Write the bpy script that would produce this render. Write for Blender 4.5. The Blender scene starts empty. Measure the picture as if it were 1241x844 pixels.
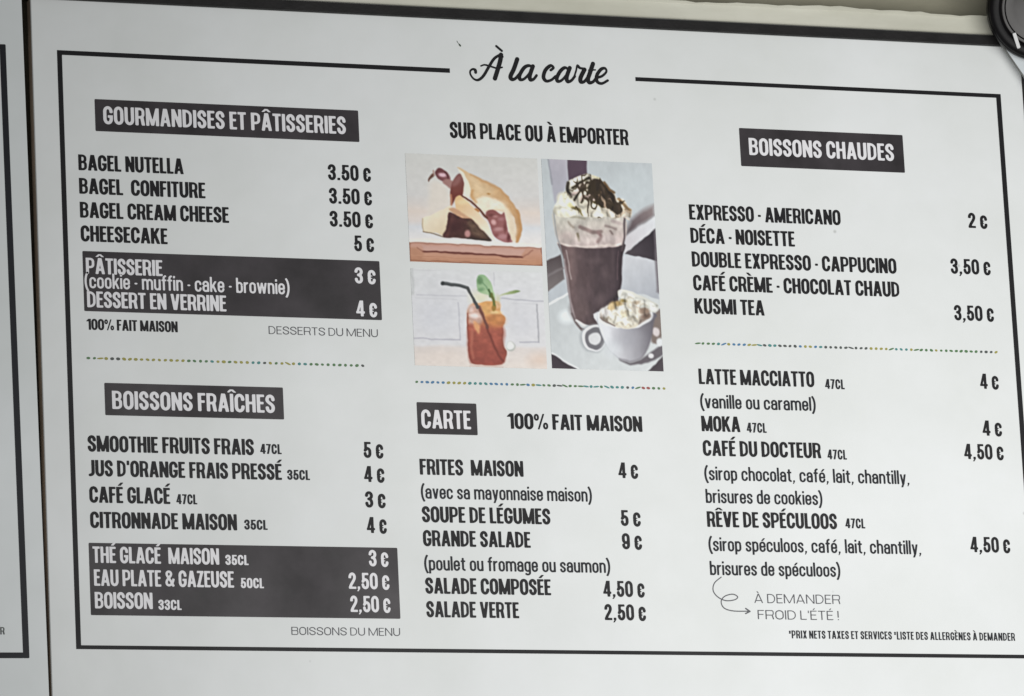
import bpy, math, random
import numpy as np
from mathutils import Matrix, Vector

# ------------------------------------------------------------------ camera, light, exposure
scene = bpy.context.scene
col = scene.collection
Z0 = 3.25                       # height of the printed frame's top line above the ground, metres
rng = np.random.default_rng(7)
random.seed(7)

cam_data = bpy.data.cameras.new("camera")
cam = bpy.data.objects.new("camera", cam_data)
col.objects.link(cam)
scene.camera = cam
cam_data.sensor_width = 36.0
cam_data.lens = 194.6
cam_data.clip_start = 0.05
cam_data.clip_end = 200.0
_r = Vector((0.94356, -0.32751, -0.04928)).normalized()
_u = Vector((-0.02757, -0.22593, 0.97375))
_u = (_u - _u.dot(_r) * _r).normalized()
_b = _r.cross(_u)
_m = Matrix((( _r.x, _u.x, _b.x, -1.48113), (_r.y, _u.y, _b.y, -5.50092), (_r.z, _u.z, _b.z, Z0 - 1.64438), (0, 0, 0, 1)))
cam.matrix_world = _m

world = bpy.data.worlds.new("World")
scene.world = world
world.use_nodes = True
world.node_tree.nodes["Background"].inputs[0].default_value = (0.93, 0.97, 1.0, 1)
world.node_tree.nodes["Background"].inputs[1].default_value = 0.135

def area(name, loc, target, size, size_y, power, colour):
    d = bpy.data.lights.new(name, 'AREA')
    d.shape = 'RECTANGLE'; d.size = size; d.size_y = size_y
    d.energy = power; d.color = colour
    o = bpy.data.objects.new(name, d); col.objects.link(o)
    o.location = loc
    o.rotation_euler = (Vector(target) - Vector(loc)).to_track_quat('-Z', 'Y').to_euler()
    return o
# unseen soft lamp added to light the board, low and to its right
area("added_soft_lamp", (1.12, -1.45, Z0 - 0.53), (1.42, 0, Z0 - 0.62), 1.8, 1.0, 27.0, (1.0, 1.0, 0.985))

vs = scene.view_settings
vs.view_transform = 'Standard'; vs.look = 'None'; vs.exposure = 0.0; vs.gamma = 1.0
vs.use_curve_mapping = False
scene.cycles.use_denoising = True

# ------------------------------------------------------------------ helpers
def lin(c):
    c = np.asarray(c, float) / 255.0
    return np.where(c <= 0.04045, c / 12.92, ((c + 0.055) / 1.055) ** 2.4)

def mat(name, colour, rough=0.5, spec=0.5, metal=0.0, vary=0.0, vscale=20.0, bump=0.0, bscale=200.0, rvary=0.0, colour2=None, stretch=(1, 1, 1), coat=0.0):
    m = bpy.data.materials.new(name); m.use_nodes = True
    nt = m.node_tree; b = nt.nodes["Principled BSDF"]
    b.inputs["Base Color"].default_value = (*colour, 1)
    b.inputs["Roughness"].default_value = rough
    b.inputs["Specular IOR Level"].default_value = spec
    b.inputs["Metallic"].default_value = metal
    b.inputs["Coat Weight"].default_value = coat
    b.inputs["Coat Roughness"].default_value = 0.08
    tc = nt.nodes.new("ShaderNodeTexCoord")
    mp = nt.nodes.new("ShaderNodeMapping"); mp.inputs["Scale"].default_value = stretch
    nt.links.new(tc.outputs["Object"], mp.inputs["Vector"])
    if vary or colour2 is not None:
        n = nt.nodes.new("ShaderNodeTexNoise")
        n.inputs["Scale"].default_value = vscale; n.inputs["Detail"].default_value = 6; n.inputs["Roughness"].default_value = 0.6
        nt.links.new(mp.outputs[0], n.inputs["Vector"])
        r = nt.nodes.new("ShaderNodeValToRGB")
        r.color_ramp.elements[0].position = 0.32; r.color_ramp.elements[1].position = 0.68
        c0 = [max(0, v * (1 - vary)) for v in colour]
        c1 = list(colour2) if colour2 is not None else [min(1, v * (1 + vary)) for v in colour]
        r.color_ramp.elements[0].color = (*c0, 1); r.color_ramp.elements[1].color = (*c1, 1)
        nt.links.new(n.outputs["Fac"], r.inputs[0]); nt.links.new(r.outputs[0], b.inputs["Base Color"])
    if rvary:
        n2 = nt.nodes.new("ShaderNodeTexNoise"); n2.inputs["Scale"].default_value = 7; n2.inputs["Detail"].default_value = 8
        nt.links.new(mp.outputs[0], n2.inputs["Vector"])
        mr = nt.nodes.new("ShaderNodeMapRange")
        mr.inputs["From Min"].default_value = 0.35; mr.inputs["From Max"].default_value = 0.65
        mr.inputs["To Min"].default_value = rough - rvary; mr.inputs["To Max"].default_value = rough + rvary
        nt.links.new(n2.outputs["Fac"], mr.inputs[0]); nt.links.new(mr.outputs[0], b.inputs["Roughness"])
    if bump:
        n3 = nt.nodes.new("ShaderNodeTexNoise"); n3.inputs["Scale"].default_value = bscale; n3.inputs["Detail"].default_value = 4
        nt.links.new(mp.outputs[0], n3.inputs["Vector"])
        bp = nt.nodes.new("ShaderNodeBump"); bp.inputs["Strength"].default_value = bump; bp.inputs["Distance"].default_value = 0.002
        nt.links.new(n3.outputs["Fac"], bp.inputs["Height"]); nt.links.new(bp.outputs[0], b.inputs["Normal"])
    return m

def paper_material(name, base, seed):
    """White laminated board: faint grime clouds, a few specks and scuffs, slightly uneven sheen."""
    m = mat(name, base, rough=0.45, spec=0.3, rvary=0.07, bump=0.05, bscale=45)
    nt = m.node_tree; b = nt.nodes["Principled BSDF"]; N = nt.nodes; Lk = nt.links
    tc = N.new("ShaderNodeTexCoord"); mp = N.new("ShaderNodeMapping"); mp.inputs["Location"].default_value = (seed, seed * 0.7, 1.3)
    Lk.new(tc.outputs["Object"], mp.inputs["Vector"])
    cl = N.new("ShaderNodeTexNoise"); cl.inputs["Scale"].default_value = 4.5; cl.inputs["Detail"].default_value = 9; cl.inputs["Roughness"].default_value = 0.62
    Lk.new(mp.outputs[0], cl.inputs["Vector"])
    r1 = N.new("ShaderNodeValToRGB"); r1.color_ramp.elements[0].position = 0.30; r1.color_ramp.elements[1].position = 0.62
    r1.color_ramp.elements[0].color = (base[0] * 0.915, base[1] * 0.92, base[2] * 0.90, 1); r1.color_ramp.elements[1].color = (*base, 1)
    Lk.new(cl.outputs["Fac"], r1.inputs[0])
    vo = N.new("ShaderNodeTexVoronoi"); vo.inputs["Scale"].default_value = 13
    Lk.new(mp.outputs[0], vo.inputs["Vector"])
    r2 = N.new("ShaderNodeValToRGB"); r2.color_ramp.elements[0].position = 0.012; r2.color_ramp.elements[1].position = 0.035
    r2.color_ramp.elements[0].color = (0.45, 0.45, 0.42, 1); r2.color_ramp.elements[1].color = (1, 1, 1, 1)
    Lk.new(vo.outputs["Distance"], r2.inputs[0])
    mx = N.new("ShaderNodeMixRGB"); mx.blend_type = 'MULTIPLY'; mx.inputs[0].default_value = 0.55
    Lk.new(r1.outputs[0], mx.inputs[1]); Lk.new(r2.outputs[0], mx.inputs[2])
    Lk.new(mx.outputs[0], b.inputs["Base Color"])
    rip = N.new("ShaderNodeTexNoise"); rip.inputs["Scale"].default_value = 5.5; rip.inputs["Detail"].default_value = 3
    Lk.new(mp.outputs[0], rip.inputs["Vector"])
    bp2 = N.new("ShaderNodeBump"); bp2.inputs["Strength"].default_value = 1.0; bp2.inputs["Distance"].default_value = 0.0045
    Lk.new(rip.outputs["Fac"], bp2.inputs["Height"])
    bp1 = next(n for n in N if n.type == 'BUMP' and n is not bp2 and n.name != bp2.name)
    Lk.new(bp1.outputs[0], bp2.inputs["Normal"]); Lk.new(bp2.outputs[0], b.inputs["Normal"])
    return m

M = {}
M['paper'] = paper_material("laminated_paper", (0.75, 0.765, 0.765), 0.0)
M['paper_grey'] = paper_material("laminated_paper_neighbour", (0.72, 0.745, 0.75), 3.1)
M['edge'] = mat("board_edge", (0.42, 0.36, 0.30), rough=0.6, vary=0.6, vscale=9, stretch=(1, 1, 0.35))
M['ink'] = mat("black_ink", (0.013, 0.0125, 0.014), rough=0.45, spec=0.14, rvary=0.06)
M['ink_plate'] = mat("black_plate_ink", (0.026, 0.022, 0.0245), rough=0.45, spec=0.24, vary=0.25, vscale=16, rvary=0.09, colour2=(0.047, 0.040, 0.045))  # paler blotches in the colour stand in for patchy reflections
M['ink_grey'] = mat("grey_ink", (0.085, 0.085, 0.095), rough=0.45, spec=0.25)
M['ink_soft'] = mat("soft_black_ink", (0.017, 0.018, 0.022), rough=0.45, spec=0.14)
M['white'] = mat("reversed_white", (0.76, 0.75, 0.77), rough=0.45, spec=0.4)
M['black_metal'] = mat("black_powder_coat", (0.013, 0.012, 0.012), rough=0.5, spec=0.25, vary=0.3, vscale=30, bump=0.12, bscale=300)
M['alu'] = mat("dull_aluminium", (0.22, 0.22, 0.21), rough=0.45, metal=0.6, vary=0.3, vscale=25, stretch=(0.2, 1, 1))
M['cream'] = mat("cream_paint", (0.60, 0.59, 0.49), rough=0.55, vary=0.12, vscale=14, bump=0.35, bscale=60, stretch=(0.35, 1, 1), colour2=(0.66, 0.65, 0.56))
M['olive'] = mat("olive_grey_render", (0.27, 0.255, 0.19), rough=0.8, vary=0.25, vscale=9, bump=0.5, bscale=70, stretch=(0.4, 1, 1))
M['gloss_black'] = mat("gloss_black", (0.005, 0.0045, 0.005), rough=0.4, spec=0.14, coat=0.0)
M['face_grey'] = mat("smoked_lens", (0.062, 0.058, 0.056), rough=0.35, spec=0.3, vary=0.25, vscale=12)
M['pale'] = mat("pale_plastic", (0.62, 0.66, 0.68), rough=0.4, vary=0.06, vscale=20)
M['clip'] = mat("pale_bar", (0.55, 0.55, 0.55), rough=0.35)
M['dot0'] = mat("dot_green", (0.06, 0.16, 0.05), rough=0.5)
M['dot1'] = mat("dot_teal", (0.04, 0.21, 0.2), rough=0.5)
M['dot2'] = mat("dot_olive", (0.3, 0.27, 0.04), rough=0.5)
M['dot3'] = mat("dot_black", (0.05, 0.06, 0.055), rough=0.5)
M['dot4'] = mat("dot_blue", (0.04, 0.16, 0.32), rough=0.5)
M['dot5'] = mat("dot_red", (0.3, 0.06, 0.05), rough=0.5)
M['fleck'] = mat("green_fleck", (0.03, 0.055, 0.03), rough=0.6)

def P(x, v, y=0.0):
    """Board millimetres (x to the right, v downwards from the printed frame) to world metres."""
    return (x / 1000.0, y, Z0 - v / 1000.0)

def link(o, parent=None):
    col.objects.link(o)
    if parent is not None: o.parent = parent
    return o

def mesh_obj(name, verts, faces, material, parent=None, smooth=False):
    me = bpy.data.meshes.new(name)
    me.from_pydata(verts, [], faces); me.update()
    mats = material if isinstance(material, list) else [material]
    for mm in mats: me.materials.append(mm)
    if smooth: me.polygons.foreach_set('use_smooth', [True] * len(me.polygons))
    return link(bpy.data.objects.new(name, me), parent)

def empty(name, loc, label, category, rot=(0, 0, 0), group=None):
    o = bpy.data.objects.new(name, None); o.empty_display_size = 0.05
    o.location = loc; o.rotation_euler = rot
    o["label"] = label; o["category"] = category
    if group: o["group"] = group
    return link(o)

def slab(x0, x1, y0, y1, z0, z1, bev=0.0):
    """Box with chamfered long edges on its front (the -Y side)."""
    b = bev
    v = [(x0 + b, y0, z0 + b), (x1 - b, y0, z0 + b), (x1 - b, y0, z1 - b), (x0 + b, y0, z1 - b),
         (x0, y0 + b, z0), (x1, y0 + b, z0), (x1, y0 + b, z1), (x0, y0 + b, z1),
         (x0, y1, z0), (x1, y1, z0), (x1, y1, z1), (x0, y1, z1)]
    f = [(0, 1, 2, 3), (0, 4, 5, 1), (1, 5, 6, 2), (2, 6, 7, 3), (3, 7, 4, 0),
         (4, 8, 9, 5), (5, 9, 10, 6), (6, 10, 11, 7), (7, 11, 8, 4), (8, 11, 10, 9)]
    return v, f

def sheet(name, x0, x1, v0, v1, lift, material, parent, rnd=0.0):
    """A printed rectangle on the board, lift in mm in front of the laminate (local to a board whose origin is at P(0,0))."""
    y = -lift / 1000.0
    if rnd:
        pts = []
        for cx, cz, a0 in ((x1 - rnd, v0 + rnd, 0), (x0 + rnd, v0 + rnd, 90), (x0 + rnd, v1 - rnd, 180), (x1 - rnd, v1 - rnd, 270)):
            for k in range(4):
                a = math.radians(a0 + 30 * k)
                pts.append((cx + rnd * math.cos(a), cz - rnd * math.sin(a)))
    else:
        pts = [(x0, v1), (x1, v1), (x1, v0), (x0, v0)]
    verts = [(a / 1000, y, -b / 1000) for a, b in pts]
    return mesh_obj(name, verts, [tuple(range(len(verts)))], material, parent)

# ------------------------------------------------------------------ vector lettering: strokes -> distance field -> filled outline
def arc(cx, cy, rx, ry, a0, a1, n=9):
    return [(cx + rx * math.cos(math.radians(a0 + (a1 - a0) * i / n)), cy + ry * math.sin(math.radians(a0 + (a1 - a0) * i / n))) for i in range(n + 1)]

def bez(p0, p1, p2, p3, n=10):
    o = []
    for i in range(n + 1):
        t = i / n; s = 1 - t
        o.append(tuple(s**3 * p0[k] + 3 * s * s * t * p1[k] + 3 * s * t * t * p2[k] + t**3 * p3[k] for k in (0, 1)))
    return o

def f_stroke(X, Y, pts, w, butt=True):
    d = np.full(X.shape, 1e6); n = len(pts) - 1
    ws = w if hasattr(w, '__len__') else None
    for i in range(n):
        (ax, ay), (bx, by) = pts[i], pts[i + 1]
        L = math.hypot(bx - ax, by - ay)
        if L < 1e-6: continue
        ux, uy = (bx - ax) / L, (by - ay) / L
        px, py = X - ax, Y - ay
        t = px * ux + py * uy; s = np.abs(-px * uy + py * ux)
        over = np.maximum(np.maximum(-t, t - L), 0)
        hw = (ws[i] + (ws[i + 1] - ws[i]) * np.clip(t / L, 0, 1)) / 2 if ws is not None else w / 2
        dd = np.hypot(over, s) - hw
        if butt and i == 0: dd = np.maximum(dd, -t)
        if butt and i == n - 1: dd = np.maximum(dd, t - L)
        d = np.minimum(d, dd)
    return d

def f_diag(X, Y, x0, y0, x1, y1, wx):
    k = (x1 - x0) / (y1 - y0)
    d = (np.abs(X - (x0 + (Y - y0) * k)) - wx / 2) / math.sqrt(1 + k * k)
    return np.maximum(d, np.maximum(min(y0, y1) - Y, Y - max(y0, y1)))

def f_box(X, Y, x0, y0, x1, y1):
    return np.maximum(np.maximum(x0 - X, X - x1), np.maximum(y0 - Y, Y - y1))

ACC = {'É': ('E', 'a'), 'È': ('E', 'g'), 'Ê': ('E', 'c'), 'Â': ('A', 'c'), 'À': ('A', 'g'), 'Î': ('I', 'c'), 'é': ('e', 'a')}

def glyph_def(ch, w, xs):
    """Returns (list of (kind, args), width). Cap height is 1, baseline 0. w: stem, xs: widening of the letter."""
    if ch in ACC:
        b, a = ACC[ch]
        prims, W = glyph_def(b, w, xs)
        prims = list(prims); y = 1.07 if b != 'e' else 0.77; c = W / 2; aw = min(w * 0.8, 0.13); h = 0.2; s = 0.06 + aw * 0.55
        if a == 'a': prims.append(('D', c - 0.02, y, c + s + 0.02, y + h, aw * 1.25))
        if a == 'g': prims.append(('D', c + 0.02, y, c - s - 0.02, y + h, aw * 1.25))
        if a == 'c':
            prims.append(('D', c - s - 0.04, y, c, y + h * 0.85, aw * 1.1)); prims.append(('D', c + s + 0.04, y, c, y + h * 0.85, aw * 1.1))
        return prims, W
    h = w / 2; ht = w * 0.84; hh = ht / 2
    S = lambda pts: ('S', pts, w)
    Sb = lambda pts: ('S', pts, ht)
    W = 0.47 * xs; l = h; r = W - h; rx = (r - l) / 2; cx = W / 2
    ry = min(0.23 * (1 + 0.35 * (xs - 1)) if xs > 1 else 0.23, 0.42); t = 1 - hh; b = hh
    V = lambda x, y0=0, y1=1: ('B', x - h, y0, x + h, y1)
    Hb = lambda y, x0, x1: ('B', x0, y - hh, x1, y + hh)
    def bowl(y0, y1, xr, q=0.16):
        q = min(q, (y1 - y0) / 2); qx = min(q, xr - h)
        return Sb([(h, y1), (xr - qx, y1)] + arc(xr - qx, y1 - q, qx, q, 90, 0, 7) + arc(xr - qx, y0 + q, qx, q, 0, -90, 7) + [(h, y0)])
    ring = lambda top, bot, l=l, r=r: arc((l + r) / 2, top - ry, (r - l) / 2, ry, 0, 180, 12) + arc((l + r) / 2, bot + ry, (r - l) / 2, ry, 180, 360, 12)
    if ch in 'O0':
        p = ring(1 - hh, hh); return [S(p + [p[0]])], W
    if ch in 'CG':
        p = [(r, 0.64)] + arc(cx, t - ry, rx, ry, 0, 180, 12) + arc(cx, b + ry, rx, ry, 180, 360, 12)
        if ch == 'C': return [S(p + [(r, 0.36)])], W
        return [S(p + [(r, 0.5)]), ('B', cx - 0.01, 0.5 - ht, W, 0.5)], W
    if ch == 'U': return [S([(l, 1)] + arc(cx, b + ry, rx, ry, 180, 360, 12) + [(r, 1)])], W
    if ch == 'J':
        W = 0.29 * xs; r = W - h
        return [S([(r, 1), (r, 0.24)] + arc(r - 0.17, 0.24, 0.17, 0.24 - hh, 0, -100, 8))], W
    if ch == 'S':
        W = 0.44 * xs; r = W - h; rx = (r - l) / 2; cx = W / 2; ry = 0.21 if xs < 1.4 else 0.24
        p = [(r, 0.68)] + arc(cx, t - ry, rx, ry, 0, 180, 12) + bez((l, t - ry), (l, 0.55), (r, 0.50), (r, b + ry), 12) + arc(cx, b + ry, rx, ry, 0, -180, 12) + [(l, 0.33)]
        return [S(p)], W
    if ch == 'B': return [V(h), bowl(0.53, t, r - 0.015), bowl(b, 0.53, r)], W
    if ch == 'D': return [V(h), bowl(b, t, r, 0.26 if xs < 1.4 else 0.42)], W
    if ch == 'P': return [V(h), bowl(0.42, t, r)], W * 0.98
    if ch == 'R': return [V(h), bowl(0.46, t, r), ('D', r + 0.005, 0, r - 0.07 * xs, 0.5, w * 1.03)], W + 0.005
    if ch == 'A':
        W = 0.52 * xs; a = w * 0.52
        return [('D', a, 0, W / 2 - w * 0.1, 1, w), ('D', W - a, 0, W / 2 + w * 0.1, 1, w), Hb(0.27, W * 0.25, W * 0.75)], W
    if ch == 'V':
        W = 0.5 * xs; a = w * 0.52
        return [('D', a, 1, W / 2 - w * 0.1, 0, w), ('D', W - a, 1, W / 2 + w * 0.1, 0, w)], W
    if ch == 'M':
        W = 0.64 * xs
        return [V(h), V(W - h), ('D', h * 1.1, 1, W / 2, 0.02, w * 0.9), ('D', W - h * 1.1, 1, W / 2, 0.02, w * 0.9)], W
    if ch == 'N':
        W = 0.49 * xs; return [V(h), V(W - h), ('D', h * 1.05, 1, W - h * 1.05, 0, w * 0.98)], W
    if ch == 'K':
        W = 0.49 * xs; return [V(h), ('D', W - h * 1.1, 1, h * 1.3, 0.36, w * 1.05), ('D', W - h * 1.0, 0, W * 0.42, 0.62, w * 1.05)], W
    if ch == 'X':
        return [('D', h * 1.1, 0, W - h * 1.1, 1, w * 1.05), ('D', h * 1.1, 1, W - h * 1.1, 0, w * 1.05)], W
    if ch == 'Z':
        W = 0.41 * xs; return [Hb(t, 0.02, W), Hb(b, 0.0, W), ('D', h * 1.1, 0.04, W - h * 1.1, 0.96, w * 1.05)], W
    if ch == 'H': return [V(h), V(r), Hb(0.52, h, r)], W
    if ch == 'I': return [V(h)], w
    if ch == 'L':
        W = 0.355 * xs; return [V(h), Hb(b, h, W)], W
    if ch in 'EF':
        W = 0.36 * xs
        q = [V(h), Hb(t, h, W), Hb(0.53, h, W * 0.9)]
        if ch == 'E': q.append(Hb(b, h, W))
        return q, W
    if ch == 'T':
        W = 0.41 * xs; return [V(W / 2), Hb(t, 0, W)], W
    if ch == '1':
        W = 0.29 * xs; return [V(W - h), ('D', 0.02, 0.76, W - h, 0.98, w * 1.35)], W
    if ch == '2':
        W = 0.44 * xs; r = W - h; rx = (r - l) / 2; cx = W / 2
        return [S([(l, 0.66)] + arc(cx, t - 0.2, rx, 0.2, 180, 0, 12) + bez((r, t - 0.2), (r, 0.5), (l + 0.02, 0.3), (l, 0.06), 10)), Hb(b, 0.0, W)], W
    if ch == '3':
        W = 0.45 * xs; r = W - h; rx = (r - l) / 2; cx = W / 2
        return [S([(l, 0.70)] + arc(cx, t - 0.19, rx, 0.19, 180, 0, 12) + bez((r, t - 0.19), (r, 0.6), (cx + 0.05, 0.53), (cx - 0.06, 0.53), 8)),
                S(bez((cx - 0.06, 0.53), (cx + 0.06, 0.53), (r, 0.47), (r, b + 0.2), 8) + arc(cx, b + 0.2, rx, 0.2, 0, -180, 12) + [(l, 0.31)])], W
    if ch == '4':
        W = 0.48 * xs; return [V(W - h - 0.07), Hb(0.25, 0.0, W), ('D', h * 0.75, 0.2, W - h - 0.12, 1, w * 0.85)], W
    if ch == '5':
        W = 0.45 * xs; r = W - h; rx = (r - l) / 2; cx = W / 2
        return [Hb(t, l * 0.9, W - 0.02), ('B', l * 0.6, 0.45, l * 0.6 + w * 0.92, 1),
                S([(l + 0.0, 0.50)] + arc(cx, 0.40, rx, 0.19, 160, 0, 10) + arc(cx, b + 0.2, rx, 0.2, 0, -180, 12) + [(l, 0.31)])], W
    if ch == '7':
        W = 0.4 * xs; return [Hb(t, 0, W), ('D', W * 0.32, 0, W - h * 1.0, 0.97, w)], W
    if ch == '9':
        W = 0.46 * xs; r = W - h; rx = (r - l) / 2; cx = W / 2
        p = arc(cx, t - 0.2, rx, 0.2, 0, 180, 12) + arc(cx, 0.6, rx, 0.19, 180, 360, 12)
        return [S(p + [p[0]]), S([(r, 0.75), (r, b + 0.2)] + arc(cx, b + 0.2, rx, 0.2, 0, -180, 12) + [(l, 0.29)])], W
    if ch == '%':
        W = 0.72 * xs; k = w * 0.62
        o1 = [(0.13 * xs + 0.085 * math.cos(a * math.pi / 8) * xs, 0.77 + 0.17 * math.sin(a * math.pi / 8)) for a in range(17)]
        o2 = [(W - 0.13 * xs + 0.085 * math.cos(a * math.pi / 8) * xs, 0.23 + 0.17 * math.sin(a * math.pi / 8)) for a in range(17)]
        return [('S', o1, k), ('S', o2, k), ('D', W * 0.30, 0, W * 0.70, 1, k * 0.9)], W
    if ch == '€':
        W = 0.43 * xs; r = W - h; rx = (r - l) / 2; cx = W / 2; tt = 0.86 - hh; bb = -0.03 + hh
        p = [(r, 0.62)] + arc(cx, tt - 0.2, rx, 0.2, 0, 180, 12) + arc(cx, bb + 0.2, rx, 0.2, 180, 360, 12) + [(r, 0.24)]
        return [S(p), ('B', -0.01, 0.46, cx + 0.05, 0.46 + ht * 0.36), ('B', -0.01, 0.32, cx + 0.03, 0.32 + ht * 0.36)], W
    if ch == '&':
        W = 0.56 * xs
        p = bez((W - 0.07, 0.02), (0.36, 0.40), (0.10, 0.62), (0.10, 0.78)) + bez((0.10, 0.78), (0.10, 0.98), (0.36, 0.98), (0.36, 0.78)) + bez((0.36, 0.78), (0.36, 0.62), (0.08, 0.48), (0.08, 0.25)) + bez((0.08, 0.25), (0.08, 0.02), (0.42, -0.02), (W - 0.06, 0.5))
        return [('S', p, w * 0.86)], W
    if ch == "'": return [('D', w * 0.5, 0.72, w * 0.5, 1.0, w * 0.8)], w
    if ch == '.': return [('B', 0.02, 0, 0.02 + w * 0.95, w * 0.95)], w + 0.04
    if ch == ',': return [('B', 0.03, 0, 0.03 + w * 0.9, w * 0.95), ('D', 0.03, -0.14, 0.03 + w * 0.62, 0.03, w * 0.55)], w + 0.05
    if ch == '-': return [('B', 0.0, 0.34, 0.17, 0.34 + w * 0.85)], 0.17
    if ch == '!': return [('B', 0, 0.28, w, 1), ('B', 0, 0, w, w)], w
    if ch == '*':
        return [('S', [(0.02, 0.62), (0.22, 0.92)], w * 0.6), ('S', [(0.22, 0.62), (0.02, 0.92)], w * 0.6), ('S', [(0.12, 0.58), (0.12, 0.97)], w * 0.6)], 0.24
    if ch == '(': return [S(bez((0.23, 1.06), (0.02, 0.8), (0.02, 0.1), (0.23, -0.2)))], 0.24
    if ch == ')': return [S(bez((0.01, 1.06), (0.22, 0.8), (0.22, 0.1), (0.01, -0.2)))], 0.24
    # ---- lower case
    xh = 0.72; W = 0.40 * xs; r = W - h; rx = (r - l) / 2; cx = W / 2; ry = 0.17; tx = xh - hh
    oo = arc(cx, tx - ry, rx, ry, 0, 180, 10) + arc(cx, b + ry, rx, ry, 180, 360, 10)
    arch = lambda x0, x1: S([(x0, xh - 0.3)] + arc((x0 + x1) / 2, tx - ry, (x1 - x0) / 2, ry, 180, 0, 10) + [(x1, 0)])
    if ch == 'o': return [S(oo + [oo[0]])], W
    if ch == 'c': return [S([(r, 0.47)] + oo[:-1] + [oo[-1], (r, 0.27)])], W
    if ch == 'e': return [S([(l, 0.36), (r, 0.36)]), S([(r, 0.32)] + oo[:-1] + [oo[-1], (r, 0.23)])], W
    if ch == 'a':
        return [S([(l, xh - 0.2)] + arc(cx, tx - ry, rx, ry, 180, 0, 10) + [(r, 0)]),
                S([(r, 0.41), (cx, 0.40)] + arc(cx, 0.28, rx, 0.12, 90, 180, 6) + arc(cx, b + 0.12, rx, 0.12, 180, 360, 8))], W
    if ch == 'n': return [V(h, 0, xh), arch(l, r)], W
    if ch == 'h': return [V(h, 0, 1), arch(l, r)], W
    if ch == 'm': return [V(h, 0, xh), arch(l, 0.33 * xs), arch(0.33 * xs, 0.66 * xs - h)], 0.66 * xs
    if ch == 'u': return [V(r, 0, xh), S([(l, xh)] + arc(cx, b + ry, rx, ry, 180, 360, 10) + [(r, 0.3)])], W
    if ch == 'r': return [V(h, 0, xh), S([(l, xh - 0.34)] + arc(l + 0.2, tx - 0.2, 0.2, 0.2, 180, 92, 8))], 0.28
    if ch == 'b': return [V(h, 0, 1), S(oo + [oo[0]])], W
    if ch == 'd': return [V(r, 0, 1), S(oo + [oo[0]])], W
    if ch == 'p': return [V(h, -0.22, xh), S(oo + [oo[0]])], W
    if ch == 'g': return [V(r, 0, xh), S(oo + [oo[0]]), S([(r, 0.1), (r, -0.06)] + arc(cx, -0.06, rx, 0.13, 0, -160, 8))], W
    if ch == 's':
        W = 0.37 * xs; r = W - h; rx = (r - l) / 2; cx = W / 2; q = 0.145
        return [S([(r, 0.51)] + arc(cx, tx - q, rx, q, 0, 180, 9) + bez((l, tx - q), (l, 0.38), (r, 0.36), (r, b + q), 9) + arc(cx, b + q, rx, q, 0, -180, 9) + [(l, 0.22)])], W
    if ch == 'i': return [V(h, 0, xh), ('B', 0, 0.83, w, 0.98)], w
    if ch == 'l': return [V(h, 0, 1)], w
    if ch == 'k': return [V(h, 0, 1), ('D', W - h, xh, h * 1.2, 0.24, w * 1.05), ('D', W - h * 0.9, 0, W * 0.42, 0.46, w * 1.05)], W
    if ch == 'f': return [S([(0.07 + h, 0), (0.07 + h, 0.82)] + arc(0.07 + h + 0.13, 0.82, 0.13, 0.18 - hh, 180, 92, 7)), Hb(xh - hh, 0, 0.29)], 0.29
    if ch == 't': return [S([(0.07 + h, 0.9), (0.07 + h, 0.17)] + arc(0.07 + h + 0.13, 0.17, 0.13, 0.17 - hh, 180, 268, 7)), Hb(xh - hh, 0, 0.29)], 0.29
    if ch in 'vy':
        a = w * 0.52
        q = [('D', a, xh, W / 2 - w * 0.06, 0, w), ('D', W - a, xh, W / 2 + w * 0.06, 0, w)]
        if ch == 'y': q.append(('D', W / 2 + w * 0.1, 0.06, W / 2 - 0.08, -0.22, w))
        return q, W
    if ch == 'w':
        W = 0.6 * xs; a = w * 0.52
        return [('D', a, xh, W * 0.29, 0, w), ('D', W / 2, xh, W * 0.29, 0, w * 0.9), ('D', W / 2, xh, W * 0.71, 0, w * 0.9), ('D', W - a, xh, W * 0.71, 0, w)], W
    raise KeyError(ch)

def contour_polys(F, xs, ys):
    """Filled region F<0 on a grid as polygons: whole cells merged along rows, cut cells clipped to the zero line."""
    ins = F < 0
    c = ins[:-1, :-1].astype(int) + ins[:-1, 1:] + ins[1:, :-1] + ins[1:, 1:]
    V, polys = [], []
    ny, nx = c.shape
    for j in range(ny):
        row = c[j]
        if not row.any(): continue
        i = 0
        while i < nx:
            k = row[i]
            if k == 0: i += 1; continue
            if k == 4:
                i0 = i
                while i < nx and row[i] == 4: i += 1
                n = len(V); V += [(xs[i0], ys[j]), (xs[i], ys[j]), (xs[i], ys[j + 1]), (xs[i0], ys[j + 1])]
                polys.append((n, n + 1, n + 2, n + 3)); continue
            cs = [(xs[i], ys[j], F[j, i]), (xs[i + 1], ys[j], F[j, i + 1]), (xs[i + 1], ys[j + 1], F[j + 1, i + 1]), (xs[i], ys[j + 1], F[j + 1, i])]
            pl = []
            for q in range(4):
                A, Bq = cs[q], cs[(q + 1) % 4]
                if A[2] < 0: pl.append((A[0], A[1]))
                if (A[2] < 0) != (Bq[2] < 0):
                    t = A[2] / (A[2] - Bq[2]); pl.append((A[0] + t * (Bq[0] - A[0]), A[1] + t * (Bq[1] - A[1])))
            if len(pl) >= 3:
                n = len(V); V += pl; polys.append(tuple(range(n, n + len(pl))))
            i += 1
    return V, polys

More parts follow.
